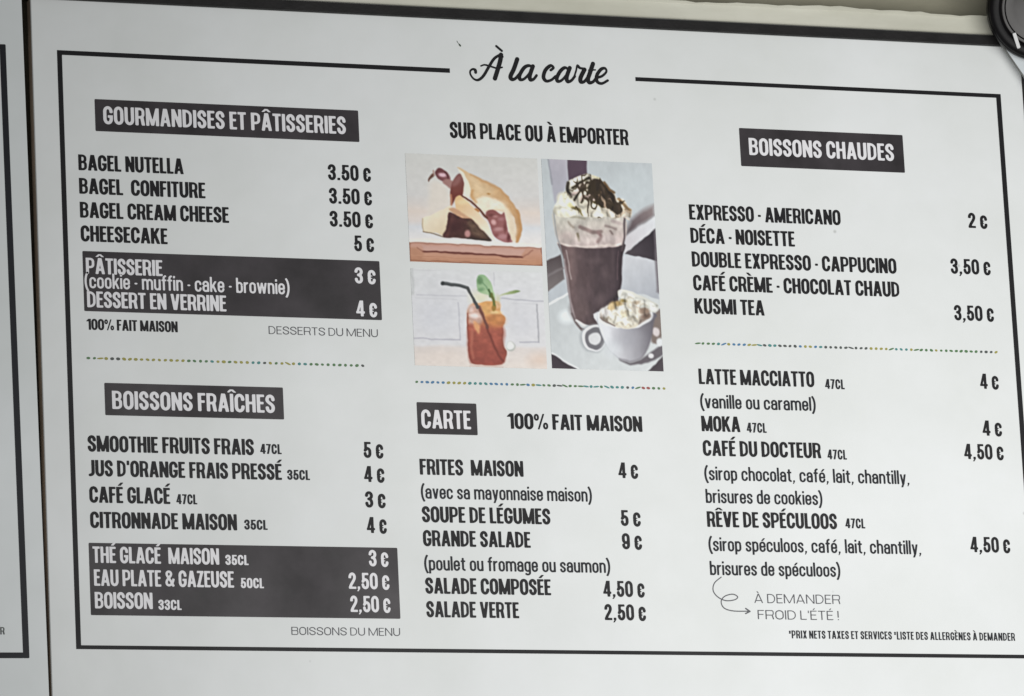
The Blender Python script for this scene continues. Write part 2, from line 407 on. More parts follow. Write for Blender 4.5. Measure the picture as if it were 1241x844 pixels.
GC = {}
def glyph(ch, w, xs):
    key = (ch, w, xs)
    if key in GC: return GC[key]
    prims, W = glyph_def(ch, w, xs)
    st = 1 / 24.0
    gx = np.arange(-0.10, W + 0.15, st * 0.8); gy = np.arange(-0.3, 1.36, st) + 0.0071
    X, Y = np.meshgrid(gx, gy); F = np.full(X.shape, 9.0)
    for p in prims:
        if p[0] == 'S': d = f_stroke(X, Y, p[1], p[2])
        elif p[0] == 'D': d = f_diag(X, Y, *p[1:])
        else: d = f_box(X, Y, *p[1:])
        F = np.minimum(F, d)
    V, pl = contour_polys(F, gx, gy)
    GC[key] = (np.array(V), pl, W)
    return GC[key]

def lettering(name, text, x0, x1, base, cap, w, xs, track, lift, material, parent, gap=0.175):
    """One printed line: glyph outlines set from x0 to x1 (mm) on the baseline, cap height in mm."""
    VV, PP, pen, n = [], [], 0.0, 0
    for ch in text:
        if ch == ' ': pen += gap * max(1, xs * 0.8); continue
        V, pl, W = glyph(ch, w, xs)
        a = V.copy(); a[:, 0] += pen; VV.append(a)
        PP += [tuple(i + n for i in q) for q in pl]; n += len(a); pen += W + track
    A = np.concatenate(VV)
    lo, hi = A[:, 0].min(), A[:, 0].max()
    X = x0 + (A[:, 0] - lo) / (hi - lo) * (x1 - x0)
    Zc = -(base - A[:, 1] * cap)
    verts = np.stack([X / 1000, np.full(len(X), -lift / 1000), Zc / 1000], 1)
    return mesh_obj(name, verts.tolist(), PP, material, parent)

def strokes_mesh(name, strokes, box, step, lift, material, parent, ink_angle=True):
    """Brush strokes given in board mm (x, v) with a width each; round ends, fuller on the down strokes."""
    gx = np.arange(box[0], box[1], step); gv = np.arange(box[2], box[3], step)
    X, Y = np.meshgrid(gx, gv); F = np.full(X.shape, 99.0)
    for w, pts in strokes:
        sm = spline(pts, 7)
        if ink_angle:
            ws = []
            for i in range(len(sm)):
                a, b = sm[max(0, i - 1)], sm[min(len(sm) - 1, i + 1)]
                L = math.hypot(b[0] - a[0], b[1] - a[1]) or 1
                down = (b[1] - a[1]) / L
                ws.append(w * 1.22 * (0.80 + 0.20 * down))
        else: ws = [w] * len(sm)
        F = np.minimum(F, f_stroke(X, Y, sm, ws, butt=False))
    V, pl = contour_polys(F, gx, gv)
    verts = [(a / 1000, -lift / 1000, -b / 1000) for a, b in V]
    return mesh_obj(name, verts, [tuple(reversed(q)) for q in pl], material, parent)

def spline(pts, n=6, closed=False):
    if len(pts) < 3 and not closed: return list(pts)
    o = []; N = len(pts)
    rngi = range(N) if closed else range(N - 1)
    for i in rngi:
        if closed: p0, p1, p2, p3 = pts[i - 1], pts[i], pts[(i + 1) % N], pts[(i + 2) % N]
        else: p0, p1, p2, p3 = pts[max(i - 1, 0)], pts[i], pts[i + 1], pts[min(i + 2, N - 1)]
        for k in range(n):
            t = k / n
            o.append(tuple(0.5 * (2 * p1[d] + (p2[d] - p0[d]) * t + (2 * p0[d] - 5 * p1[d] + 4 * p2[d] - p3[d]) * t * t + (3 * p1[d] - p0[d] - 3 * p2[d] + p3[d]) * t**3) for d in (0, 1)))
    if not closed: o.append(pts[-1])
    return o

# ------------------------------------------------------------------ the three printed pictures: a small painter
def vnoise(h, w, cells, rs):
    g = rs.random((cells + 3, cells + 3))
    y = np.linspace(0, cells, h); x = np.linspace(0, cells, w)
    yi = y.astype(int); xi = x.astype(int); fy = (y - yi)[:, None]; fx = (x - xi)[None]
    fy = fy * fy * (3 - 2 * fy); fx = fx * fx * (3 - 2 * fx)
    a = g[np.ix_(yi, xi)]; b = g[np.ix_(yi, xi + 1)]; c = g[np.ix_(yi + 1, xi)]; d = g[np.ix_(yi + 1, xi + 1)]
    return (a * (1 - fx) + b * fx) * (1 - fy) + (c * (1 - fx) + d * fx) * fy - 0.5

class Paint:
    def __init__(s, w, h, corners, seed, warp=5.0):
        rs = np.random.default_rng(seed); s.rs = rs
        u, v = np.meshgrid(np.linspace(0, 1, w), np.linspace(0, 1, h))
        tl, tr, bl, br = [np.array(c, float) for c in corners]
        q = lambda k: (tl[k] * (1 - u) + tr[k] * u) * (1 - v) + (bl[k] * (1 - u) + br[k] * u) * v
        s.u, s.v = u, v
        s.X = q(0) + warp * (vnoise(h, w, 14, rs) + 0.6 * vnoise(h, w, 30, rs)); s.Y = q(1) + warp * (vnoise(h, w, 14, rs) + 0.6 * vnoise(h, w, 30, rs))
        s.C = np.zeros((h, w, 3)); s.h, s.w = h, w
    def fill(s, stops):
        """vertical stops by Y: [(y, colour)...]"""
        ys = [a for a, _ in stops]
        for k in range(3): s.C[..., k] = np.interp(s.Y, ys, [c[k] for _, c in stops])
    def put(s, d, colour, soft, alpha=1.0):
        a = np.clip(0.5 - d / soft, 0, 1) * alpha
        c = np.asarray(colour, float)
        s.C = s.C * (1 - a[..., None]) + c * a[..., None]
    def grad(s, c0, c1, p0, p1):
        """colour field running from c0 at point p0 to c1 at p1"""
        dx, dy = p1[0] - p0[0], p1[1] - p0[1]; L2 = dx * dx + dy * dy
        t = np.clip(((s.X - p0[0]) * dx + (s.Y - p0[1]) * dy) / L2, 0, 1)[..., None]
        return np.asarray(c0, float) * (1 - t) + np.asarray(c1, float) * t
    def sd(s, pts):
        X, Y = s.X, s.Y; d = np.full(X.shape, 1e9); ins = np.zeros(X.shape, bool); n = len(pts)
        for i in range(n):
            (ax, ay), (bx, by) = pts[i], pts[(i + 1) % n]
            ex, ey = bx - ax, by - ay; L = ex * ex + ey * ey + 1e-9
            t = np.clip(((X - ax) * ex + (Y - ay) * ey) / L, 0, 1)
            d = np.minimum(d, (X - ax - t * ex)**2 + (Y - ay - t * ey)**2)
            cr = (ay > Y) != (by > Y)
            with np.errstate(divide='ignore', invalid='ignore'):
                ins ^= cr & (X < (bx - ax) * (Y - ay) / (by - ay + 1e-12) + ax)
        d = np.sqrt(d); return np.where(ins, -d, d)
    def poly(s, pts, colour, soft=7, smooth=True, alpha=1.0):
        s.put(s.sd(spline(pts, 4, True) if smooth else pts), colour, soft, alpha)
    def line(s, pts, w, colour, soft=6, alpha=1.0):
        p = spline(pts, 4) if len(pts) > 2 else pts
        s.put(f_stroke(s.X, s.Y, p, w, butt=False), colour, soft, alpha)
    def oval(s, cx, cy, rx, ry, colour, soft=7, alpha=1.0):
        k = np.hypot((s.X - cx) / rx, (s.Y - cy) / ry)
        s.put((k - 1) * min(rx, ry), colour, soft, alpha)
    def grain(s, a=0.02):
        n = vnoise(s.h, s.w, 5, s.rs) * 0.5 + vnoise(s.h, s.w, 28, s.rs) + 0.5 * vnoise(s.h, s.w, min(s.h, s.w) // 3, s.rs)
        s.C *= (1 + a * n)[..., None]
    def mottle(s, d_mask, cells, amp):
        n = vnoise(s.h, s.w, cells, s.rs) + 0.5 * vnoise(s.h, s.w, cells * 2, s.rs)
        s.C *= (1 + amp * n * np.clip(0.5 - d_mask / 8, 0, 1))[..., None]

def ruffle(pt, mask_d, cells, amp, strands=None):
    """Whipped-cream folds: ridged noise; strands=(cx, cy, r, colour) adds poured sauce along some of the folds."""
    n1 = vnoise(pt.h, pt.w, cells, pt.rs) + 0.35 * vnoise(pt.h, pt.w, cells * 2, pt.rs)
    n2 = vnoise(pt.h, pt.w, int(cells * 1.6), pt.rs) + 0.3 * vnoise(pt.h, pt.w, cells * 3, pt.rs)
    a = np.clip(0.5 - mask_d / 10, 0, 1)
    rid = 1 - np.clip(np.abs(n1) / 0.16, 0, 1)
    gx = np.gradient(n1, axis=0) - np.gradient(n1, axis=1); gx = gx / (np.abs(gx).max() + 1e-9)
    pt.C *= (1 + a * (amp * 1.3 * gx - amp * 0.75 * rid + amp * 0.15))[..., None]
    if strands:
        cx, cy, r, c = strands
        w = np.clip(1.35 - np.hypot(pt.X - cx, (pt.Y - cy) * 1.05) / r, 0, 1)
        m = a * np.clip((w * 0.20 - np.abs(n2)) / 0.05, 0, 1) * (w > 0.05)
        pt.C = pt.C * (1 - 0.9 * m[..., None]) + np.asarray(c, float) * 0.9 * m[..., None]

def picture_mesh(name, pt, x0, x1, v0, v1, lift, parent):
    h, w = pt.h, pt.w
    gx, gv = np.meshgrid(np.linspace(x0, x1, w) / 1000, np.linspace(v0, v1, h) / 1000)
    verts = np.stack([gx, np.full(gx.shape, -lift / 1000), -gv], -1).reshape(-1, 3)
    i = np.arange((h - 1) * w).reshape(h - 1, w)[:, :-1].ravel()
    faces = np.stack([i, i + w, i + w + 1, i + 1], 1)
    o = mesh_obj(name, verts.tolist(), faces.tolist(), M['picture'], parent)
    ca = o.data.color_attributes.new("print", 'FLOAT_COLOR', 'POINT')
    def blur(A, n):
        for _ in range(n):
            B_ = np.pad(A, ((1, 1), (1, 1), (0, 0)), mode='edge')
            A = (B_[:-2, 1:-1] + B_[2:, 1:-1] + B_[1:-1, :-2] + B_[1:-1, 2:] + 2 * B_[1:-1, 1:-1]) / 6
        return A
    pt.C = blur(pt.C, 2)
    pt.C = pt.C + 0.6 * (pt.C - blur(pt.C, 6)) + 0.18 * (pt.C - blur(pt.C, 40))
    G = pt.C.mean(-1, keepdims=True)
    K = np.clip(195 + (G + (pt.C - G) * 0.88 - 195) * 1.10, 4, 238)
    alb = np.clip(lin(K) / lin(218) * 0.715, 0.004, 0.85)
    rgba = np.concatenate([alb.reshape(-1, 3), np.ones((h * w, 1))], 1)
    ca.data.foreach_set("color", rgba.ravel().astype(np.float32))
    return o

_pm = mat("picture_print", (0.5, 0.5, 0.5), rough=0.45, spec=0.22)
_at = _pm.node_tree.nodes.new("ShaderNodeAttribute"); _at.attribute_name = "print"
_pm.node_tree.links.new(_at.outputs["Color"], _pm.node_tree.nodes["Principled BSDF"].inputs["Base Color"])
M['picture'] = _pm

# ------------------------------------------------------------------ setting: the wall behind the boards
def struct(o):
    o["kind"] = "structure"; return o
v, f = slab(-1.45, 1.75, 0.04, 0.09, Z0 - 1.0, Z0 + 0.5)
struct(mesh_obj("wall", v, f, M['olive']))

# cream painted batten along the wall, its top edge chipped and uneven
def batten():
    n = 260; xa, xb = -1.45, 1.75
    xsv = np.linspace(xa, xb, n)
    zb = Z0 + 0.0700
    wob = np.zeros(n)
    for fq, am in ((3.1, 0.0007), (9.7, 0.0006), (31, 0.0004), (77, 0.00035)):
        wob += am * np.sin(fq * xsv * 2 * math.pi / 1.0 + fq)
    wob += rng.normal(0, 0.00015, n)
    prof = [(0.0395, 0.0, 0), (0.006, 0.0, 0), (0.0045, 0.0015, 0), (0.0045, 0.0195, 0.35), (0.0030, 0.0208, 1.0), (0.0010, 0.0222, 1.0), (0.004, 0.0232, 1.0), (0.0395, 0.0234, 1.0)]
    V, F = [], []
    for x, wv in zip(xsv, wob):
        for (y, z, k) in prof: V.append((x, y - (wv * 0.8 if k == 1.0 else 0), zb + z + wv * k + 0.0012 * (x - 0.7) * (k > 0)))
    m = len(prof)
    for i in range(n - 1):
        for j in range(m - 1):
            a = i * m + j; F.append((a, a + 1, a + m + 1, a + m))
    F.append(tuple(range(m - 1, -1, -1))); F.append(tuple((n - 1) * m + j for j in range(m)))
    o = mesh_obj("wall_batten", V, F, M['cream'])
    o["label"] = "cream painted wooden batten with chipped top edge above the menu board"; o["category"] = "batten"
    return o
batten()

# ------------------------------------------------------------------ the main menu board
BASE = (550.0, 704.0)
board = empty("menu_board", P(*BASE), "white café menu board headed À la carte with three food and drink pictures", "menu board")
R_ = board

v, f = slab(-0.0275, 1.1280, 0.0, 0.015, -0.704, 0.0565, 0.0008)
pan = mesh_obj("panel", v, f, [M['paper'], M['edge']], R_)
for i, p in enumerate(pan.data.polygons): p.material_index = 0 if i == 0 or i in (1, 2, 3, 4) else 1
# black top rail with a dull metal strip on it
v, f = slab(-0.0275, 1.1405, -0.0045, 0.015, 0.0566, 0.0672, 0.0004)
rail = mesh_obj("top_rail", v, f, M['black_metal'], R_)
v, f = slab(-0.0275, 1.1405, 0.0005, 0.015, 0.0673, 0.0697, 0.0005)
mesh_obj("metal_strip", v, f, M['alu'], rail)
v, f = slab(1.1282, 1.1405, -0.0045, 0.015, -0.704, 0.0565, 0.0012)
mesh_obj("dark_gap_strip", v, f, M['black_metal'], R_)  # black strip added in place of the shaded gap beside the board
for zz in (-0.60, -0.05):
    v, f = slab(0.05, 1.05, 0.015, 0.04, zz, zz + 0.05)
    mesh_obj("hanging_cleat", v, f, M['edge'], R_)

# printed frame line, broken at the title
sheet("border_line", 0, 442.0, 0, 5.1, 0.30, M['ink'], R_)
sheet("border_line", 658.5, 1100, 0, 4.6, 0.30, M['ink'], R_)
sheet("border_line", 0, 5.3, 5.1, 643.6, 0.30, M['ink'], R_)
sheet("border_line", 1094.2, 1100, 4.6, 643.6, 0.30, M['ink'], R_)
sheet("border_line", 0, 1100, 643.6, 647.7, 0.30, M['ink'], R_)

TITLE = [
    (4.2, [(502.3, -18.3), (501.0, -11.5), (497.2, -0.2), (493.8, 9.1)]),
    (2.8, [(504.2, -16.1), (502.6, -18.0), (499.0, -17.0), (493.5, -12.8), (487.3, -3.7), (480.7, 6.6), (474.6, 11.6), (469.6, 10.9), (466.1, 6.7), (465.4, 2.5), (468.1, -0.2), (471.3, 0.3), (471.8, 3.2)]),
    (2.1, [(478.3, -4.4), (482.6, -5.9), (489.0, -4.6), (496.7, -2.7), (502.9, -4.0)]),
    (2.4, [(497.3, -27.9), (503.4, -22.8)]),
    (4.1, [(520.9, -14.1), (516.5, -3.0), (512.1, 5.8), (513.6, 9.2), (517.5, 8.1), (522.3, 3.1)]),
    (3.6, [(539.0, -5.0), (534.6, -7.4), (528.7, -4.9), (522.9, 3.7), (523.0, 8.8), (527.6, 8.2), (533.7, 2.2), (538.0, -5.3)]),
    (3.9, [(538.8, -6.9), (534.6, 4.1), (535.3, 8.8), (539.0, 7.7), (542.5, 3.4)]),
    (3.6, [(559.4, -3.4), (562.9, -6.4), (559.4, -8.5), (553.2, -3.1), (550.5, 5.0), (553.5, 9.3), (559.5, 7.8), (564.6, 3.4)]),
    (3.6, [(580.7, -4.7), (576.3, -7.0), (570.8, -3.0), (566.2, 4.9), (566.9, 9.0), (571.2, 7.9), (576.8, 2.2), (580.7, -4.7)]),
    (3.9, [(581.9, -7.0), (577.7, 3.7), (578.7, 8.8), (583.0, 7.3), (587.2, 2.4)]),
    (2.8, [(586.5, 3.0), (589.2, -4.4), (590.8, -10.0), (593.7, -7.5), (598.9, -6.8)]),
    (4.1, [(599.1, -5.9), (594.0, 3.6), (594.1, 8.4), (598.0, 7.9), (602.3, 2.9)]),
    (4.1, [(609.4, -13.0), (605.1, -2.0), (602.5, 5.2), (604.2, 8.9), (608.6, 7.5), (612.4, 2.8)]),
    (1.8, [(604.0, -5.4), (611.9, -6.1)]),
    (3.4, [(613.1, 2.8), (619.4, 0.6), (624.6, -4.5), (623.5, -8.3), (618.6, -7.1), (613.2, 0.2), (613.2, 7.2), (618.6, 9.2), (625.7, 5.4)]),
]
strokes_mesh("title_lettering", TITLE, (460, 632, -34, 16), 0.42, 0.32, M['ink'], R_)

plates = {}
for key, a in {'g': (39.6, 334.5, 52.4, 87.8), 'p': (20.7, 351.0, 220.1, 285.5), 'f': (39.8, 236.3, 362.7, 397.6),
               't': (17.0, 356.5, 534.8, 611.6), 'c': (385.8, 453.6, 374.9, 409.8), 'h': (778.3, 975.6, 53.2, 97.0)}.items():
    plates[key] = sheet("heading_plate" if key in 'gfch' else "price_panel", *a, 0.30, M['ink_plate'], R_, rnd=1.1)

# style: stem, widening, tracking, ink
STY = {'H': (0.160, 1.0, 0.052, 'white'), 'C': (0.170, 1.0, 0.036, 'ink'), 'c': (0.160, 1.0, 0.038, 'white'),
       'P': (0.171, 1.0, 0.055, 'ink'), 'p': (0.162, 1.0, 0.055, 'white'), 'L': (0.128, 1.0, 0.052, 'ink_soft'), 'l': (0.122, 1.0, 0.055, 'white'),
       'S': (0.175, 1.0, 0.06, 'ink_soft'), 's': (0.175, 1.0, 0.06, 'white'), 'T': (0.112, 1.75, 0.13, 'ink_grey'), 'F': (0.165, 1.0, 0.075, 'ink_soft')}
NAME = {'H': 'heading_lettering', 'C': 'dish_lettering', 'c': 'dish_lettering', 'P': 'price_lettering', 'p': 'price_lettering', 'L': 'description_lettering',
        'l': 'description_lettering', 'S': 'volume_lettering', 's': 'volume_lettering', 'T': 'note_lettering', 'F': 'footnote_lettering'}
ROWS = '''
Hg|GOURMANDISES ET PÂTISSERIES|48.4|319.6|79.6|19.2
C|BAGEL NUTELLA|19.5|135.3|131.7|16.6
C|BAGEL  CONFITURE|19.5|158.7|157.5|16.6
C|BAGEL CREAM CHEESE|19.5|183.9|183.7|16.6
C|CHEESECAKE|19.5|114.8|209.6|16.6
P|3.50 €|297.2|345.8|131.5|16.6
P|3.50 €|297.3|345.8|157.8|16.6
P|3.50 €|296.9|345.8|183.4|16.6
P|5 €|323.3|345.8|209.8|16.6
cp|PÂTISSERIE|23.8|107.8|244.8|16.6
lp|(cookie - muffin - cake - brownie)|21.8|248.3|260.4|16.2
cp|DESSERT EN VERRINE|23.9|177.0|281.3|16.6
pp|3 €|322.2|345.8|245.5|16.6
pp|4 €|322.1|345.8|282.0|16.6
C|100% FAIT MAISON|22.3|122.4|305.7|11.4
T|DESSERTS DU MENU|223.2|345.6|304.5|8.6
Hf|BOISSONS FRAÎCHES|47.5|226.5|390.8|19.3
C|SMOOTHIE FRUITS FRAIS|19.5|201.5|437.2|16.6
S|47CL|208.4|232.1|435.5|10.3
C|JUS D'ORANGE FRAIS PRESSÉ|19.5|232.0|463.5|16.6
S|35CL|237.2|262.4|463.0|10.3
C|CAFÉ GLACÉ|19.5|108.0|491.9|16.6
S|47CL|113.9|136.8|491.7|10.2
C|CITRONNADE MAISON|19.5|179.5|518.9|16.6
S|35CL|187.5|213.2|517.8|10.2
P|5 €|323.6|345.8|437.3|16.6
P|4 €|322.9|345.8|463.7|16.6
P|3 €|323.0|345.8|491.4|16.6
P|4 €|323.4|345.8|519.2|16.6
ct|THÉ GLACÉ  MAISON|20.8|158.3|556.1|16.6
st|35CL|165.0|190.5|556.1|10.2
ct|EAU PLATE & GAZEUSE|21.4|173.6|580.5|16.6
st|50CL|180.9|206.4|580.7|10.2
ct|BOISSON|21.5|84.0|604.5|16.6
st|33CL|90.1|115.3|605.1|10.1
pt|3 €|324.0|345.8|555.2|16.6
pt|2,50 €|300.4|345.8|580.0|16.6
pt|2,50 €|301.2|345.8|604.9|16.6
T|BOISSONS DU MENU|234.8|355.4|630.2|8.4
C|SUR PLACE OU À EMPORTER|438.6|646.4|78.8|17.4
Hc|CARTE|390.2|446.3|403.5|20.0
C|100% FAIT MAISON|487.8|643.7|401.8|16.6
C|FRITES  MAISON|386.0|503.7|454.5|16.6
P|4 €|612.9|635.8|453.6|16.6
L|(avec sa mayonnaise maison)|386.0|580.9|480.6|15.4
C|SOUPE DE LÉGUMES|386.0|531.8|506.4|16.6
P|5 €|612.7|635.8|506.4|16.6
C|GRANDE SALADE|386.0|507.8|532.4|16.6
P|9 €|612.8|635.8|532.1|16.6
L|(poulet ou fromage ou saumon)|386.0|597.6|558.7|15.4
C|SALADE COMPOSÉE|386.0|528.3|584.0|16.6
P|4,50 €|588.0|635.8|584.6|16.6
C|SALADE VERTE|386.0|490.6|609.5|16.6
P|2,50 €|588.3|635.8|610.3|16.6
Hh|BOISSONS CHAUDES|788.8|963.4|83.9|19.3
C|EXPRESSO - AMERICANO|713.0|893.7|160.6|16.6
P|2 €|1049.0|1072.3|158.0|16.6
C|DÉCA - NOISETTE|713.0|836.9|187.2|16.6
C|DOUBLE EXPRESSO - CAPPUCINO|713.0|957.5|214.1|16.6
P|3,50 €|1023.5|1072.3|211.7|16.6
C|CAFÉ CRÈME - CHOCOLAT CHAUD|713.0|959.0|240.8|16.6
C|KUSMI TEA|713.0|795.4|267.1|16.6
P|3,50 €|1023.9|1072.3|265.3|16.6
C|LATTE MACCIATTO|713.0|849.7|346.5|16.6
S|47CL|862.2|885.7|348.0|10.6
P|4 €|1049.5|1072.3|343.1|16.6
L|(vanille ou caramel)|713.0|849.6|373.5|15.4
C|MOKA|713.0|758.4|399.4|16.6
S|47CL|765.9|789.5|399.5|10.5
P|4 €|1048.5|1072.3|396.6|16.6
C|CAFÉ DU DOCTEUR|713.0|852.4|426.7|16.6
S|47CL|859.7|882.9|427.5|10.5
P|4,50 €|1024.2|1072.3|423.7|16.6
L|(sirop chocolat, café, lait, chantilly,|713.0|955.8|453.9|15.4
L|brisures de cookies)|713.0|850.5|479.3|15.4
C|RÊVE DE SPÉCULOOS|713.0|866.1|505.9|16.6
S|47CL|875.8|899.5|504.5|10.5
L|(sirop spéculoos, café, lait, chantilly,|713.0|964.4|532.6|15.4
P|4,50 €|1023.9|1072.3|529.0|16.6
L|brisures de spéculoos)|713.0|866.4|559.2|15.4
T|À DEMANDER|762.9|864.0|589.4|10.0
T|FROID L'ÉTÉ !|765.8|861.1|607.3|10.0
F|*PRIX NETS TAXES ET SERVICES *LISTE DES ALLERGÈNES À DEMANDER|801.0|1070.4|628.1|8.7
'''
for row in ROWS.strip().split('\n'):
    key, text, x0, x1, base, cap = row.split('|')
    st, host = key[0], key[1:]
    w, xs, tr, ink = STY[st]
    lettering(NAME[st], text, float(x0), float(x1), float(base), float(cap) * (1.05 if st in 'CcPpSs' else 1.02), w, xs, tr, 0.55 if host else 0.32, M[ink], plates[host] if host else R_, 0.215 if st in 'LlTPp' else 0.195)

# dotted rules
def dotted(x0, x1, vv, n, seed):
    rs = random.Random(seed); V, F, mi = [], [], []
    cur = 0
    for i in range(n):
        x = x0 + (x1 - x0) * i / (n - 1) + rs.uniform(-0.15, 0.15)
        if rs.random() < 0.45: cur = rs.choice([0, 0, 0, 3, 1, 1, 2, 2, 2, 4 if seed > 1 else 0, 5 if seed == 2 else 2])
        rx, rz, tilt = rs.uniform(1.6, 2.3), rs.uniform(1.25, 1.65), rs.uniform(-0.5, 0.5)
        if rs.random() < 0.12: rx = 3.6; rz = 0.95
        k0 = len(V)
        for k in range(10):
            a = 2 * math.pi * k / 10
            px, pz = rx * math.cos(a), rz * math.sin(a)
            V.append(((x + px * math.cos(tilt) - pz * math.sin(tilt)) / 1000, -0.00032 - 0.00003 * (i % 2), -(vv - (px * math.sin(tilt) + pz * math.cos(tilt))) / 1000))
        F.append(tuple(range(k0, k0 + 10))); mi.append(cur)
    o = mesh_obj("dotted_rule", V, F, [M['dot%d' % k] for k in range(6)], R_)
    o.data.polygons.foreach_set('material_index', mi)
    return o
dotted(23.5, 327.0, 336.4, 48, 1)
dotted(387.0, 671.5, 352.6, 48, 2)
dotted(714.5, 1071.8, 300.7, 60, 3)

# curled arrow under the spéculoos drink
strokes_mesh("curled_arrow", [(1.15, [(725.7, 561.3), (717.5, 567.9), (715.4, 576.2), (720.3, 583.2), (729.4, 587.2), (739.7, 586.2), (743.6, 582.9), (737.9, 580.0), (728.4, 582.5), (724.0, 588.4), (727.0, 595.4), (737.4, 598.5), (754.5, 598.6)]),
    (1.5, [(752.2, 595.6), (757.0, 598.8)]), (1.5, [(751.8, 601.2), (757.0, 598.8)])], (712, 760, 559, 603), 0.3, 0.32, M['ink_grey'], R_, ink_angle=False)
# green fleck stuck above the title
strokes_mesh("green_fleck", [(1.7, [(454.6, -27.6), (455.5, -26.2)]), (0.5, [(451.8, -31.6), (453.0, -29.4), (454.6, -27.6)])], (449, 459, -34, -23), 0.2, 0.5, M['fleck'], R_, ink_angle=False)

# ---- picture: opened bagel on a wooden tray
p = Paint(220, 176, [(65, 38), (1000, 62), (98, 806), (1028, 830)], 11, 9)
p.fill([(30, (212, 212, 208)), (330, (215, 213, 211)), (400, (218, 211, 206)), (450, (226, 213, 203)), (520, (222, 213, 208)), (560, (217, 219, 223)), (650, (230, 226, 224)), (840, (226, 220, 216))])
p.oval(320, 330, 90, 110, (224, 219, 212), 120, 0.7)
p.poly([(240, 250), (300, 236), (350, 275), (376, 330), (376, 405), (300, 440), (215, 480), (230, 380)], (226, 217, 206), 40, True, 0.8)
p.poly([(188, 500), (262, 470), (352, 420), (388, 405), (378, 470), (342, 615), (280, 602), (200, 596), (184, 560)], p.grad((240, 228, 205), (222, 203, 172), (220, 480), (330, 620)), 9)
p.line([(186, 505), (183, 560), (190, 592)], 7, (190, 170, 140), 8)
p.line([(186, 592), (245, 602), (335, 634)], 7, (132, 112, 92), 6)
p.poly([(228, 242), (228, 215), (262, 178), (272, 200), (242, 222)], (118, 82, 70), 6)
p.line([(262, 160), (272, 195)], 8, (175, 140, 130), 8)
p.poly([(275, 170), (300, 138), (338, 146), (366, 175), (384, 216), (360, 226), (332, 232), (295, 214)], p.grad((112, 62, 66), (150, 100, 104), (280, 150), (370, 220)), 8)
p.oval(328, 186, 26, 14, (226, 186, 196), 12)
p.line([(345, 165), (362, 190), (366, 212)], 8, (95, 52, 55), 8)
p.poly([(328, 232), (365, 214), (402, 238), (388, 286), (350, 262)], (172, 130, 124), 12)
p.poly([(384, 272), (408, 212), (440, 178), (470, 202), (480, 262), (470, 335), (422, 346), (386, 405), (378, 330)], p.grad((138, 92, 88), (128, 66, 56), (430, 190), (440, 340)), 8)
p.poly([(400, 230), (440, 190), (460, 205), (430, 260), (395, 270)], (160, 112, 108), 20, True, .7)
p.line([(383, 330), (386, 400)], 12, (196, 140, 112), 10)
p.poly([(430, 135), (500, 165), (600, 215), (700, 265), (782, 330), (842, 410), (877, 500), (882, 580), (860, 656), (834, 660), (842, 560), (815, 460), (760, 440), (690, 432), (622, 442), (576, 402), (527, 350), (522, 280), (480, 190)], p.grad((222, 190, 148), (202, 160, 116), (560, 330), (790, 300)), 11)
p.poly([(540, 250), (620, 260), (700, 300), (640, 340), (560, 350), (528, 310)], (230, 200, 158), 50, True, 0.8)
p.line([(520, 180), (620, 228), (710, 274), (790, 345)], 14, (202, 156, 108), 14, .8)
p.oval(655, 318, 12, 6, (190, 140, 80), 8)
p.poly([(545, 372), (640, 338), (745, 382), (805, 440), (838, 530), (846, 610), (828, 655), (802, 640), (778, 520), (756, 448), (690, 430), (630, 450), (580, 420)], p.grad((240, 226, 204), (232, 214, 188), (600, 400), (820, 600)), 22)
p.line([(850, 440), (872, 520), (872, 590), (850, 652)], 20, (200, 152, 102), 12)
p.line([(500, 200), (560, 235), (600, 300)], 26, (234, 208, 170), 40, .6); p.line([(700, 300), (770, 370), (820, 450)], 30, (220, 180, 132), 40, .6)
p.line([(540, 300), (535, 340), (560, 380)], 16, (200, 146, 90), 22, .7); p.oval(690, 390, 60, 24, (246, 236, 220), 40, .7)
p.mottle(p.sd([(430, 135), (600, 215), (782, 330), (877, 500), (860, 656), (800, 640), (756, 448), (622, 442), (527, 350)]), 36, 0.05)
p.poly([(432, 150), (466, 170), (506, 230), (527, 290), (512, 348), (480, 342), (474, 290), (480, 230), (456, 185)], (241, 230, 208), 8)
p.poly([(630, 450), (680, 428), (738, 462), (760, 448), (776, 520), (790, 600), (812, 662), (740, 652), (682, 612), (660, 540), (635, 490)], p.grad((150, 92, 90), (172, 116, 116), (660, 450), (760, 640)), 8)
for (x, y, a, b, c) in ((685, 520, 16, 18, (216, 168, 166)), (740, 500, 22, 12, (176, 122, 124)), (720, 570, 34, 14, (192, 142, 142)), (745, 625, 30, 16, (188, 136, 138)), (670, 470, 24, 12, (128, 74, 72)), (765, 560, 10, 34, (132, 78, 76)), (700, 480, 16, 10, (186, 132, 130)), (790, 630, 12, 26, (120, 66, 66)), (705, 610, 14, 12, (150, 92, 90))): p.oval(x, y, a, b, c, 14)
p.poly([(414, 352), (450, 334), (492, 370), (542, 420), (584, 462), (642, 530), (672, 600), (692, 652), (640, 612), (560, 552), (500, 490), (430, 440), (412, 400)], p.grad((228, 190, 140), (242, 226, 206), (430, 350), (640, 590)), 8)
p.oval(470, 385, 40, 18, (240, 214, 170), 22, .8)
p.line([(468, 338), (520, 374), (570, 420), (612, 466), (642, 492)], 13, (112, 64, 50), 7)
p.line([(558, 432), (575, 445)], 15, (190, 130, 80), 8)
p.poly([(370, 430), (410, 420), (470, 460), (532, 500), (500, 508), (440, 492), (395, 455)], (208, 164, 130), 10)
p.poly([(370, 452), (408, 466), (460, 492), (530, 500), (584, 560), (642, 620), (668, 656), (560, 648), (430, 637), (328, 632), (354, 570), (360, 490)], p.grad((92, 56, 56), (84, 62, 52), (380, 500), (640, 640)), 8)
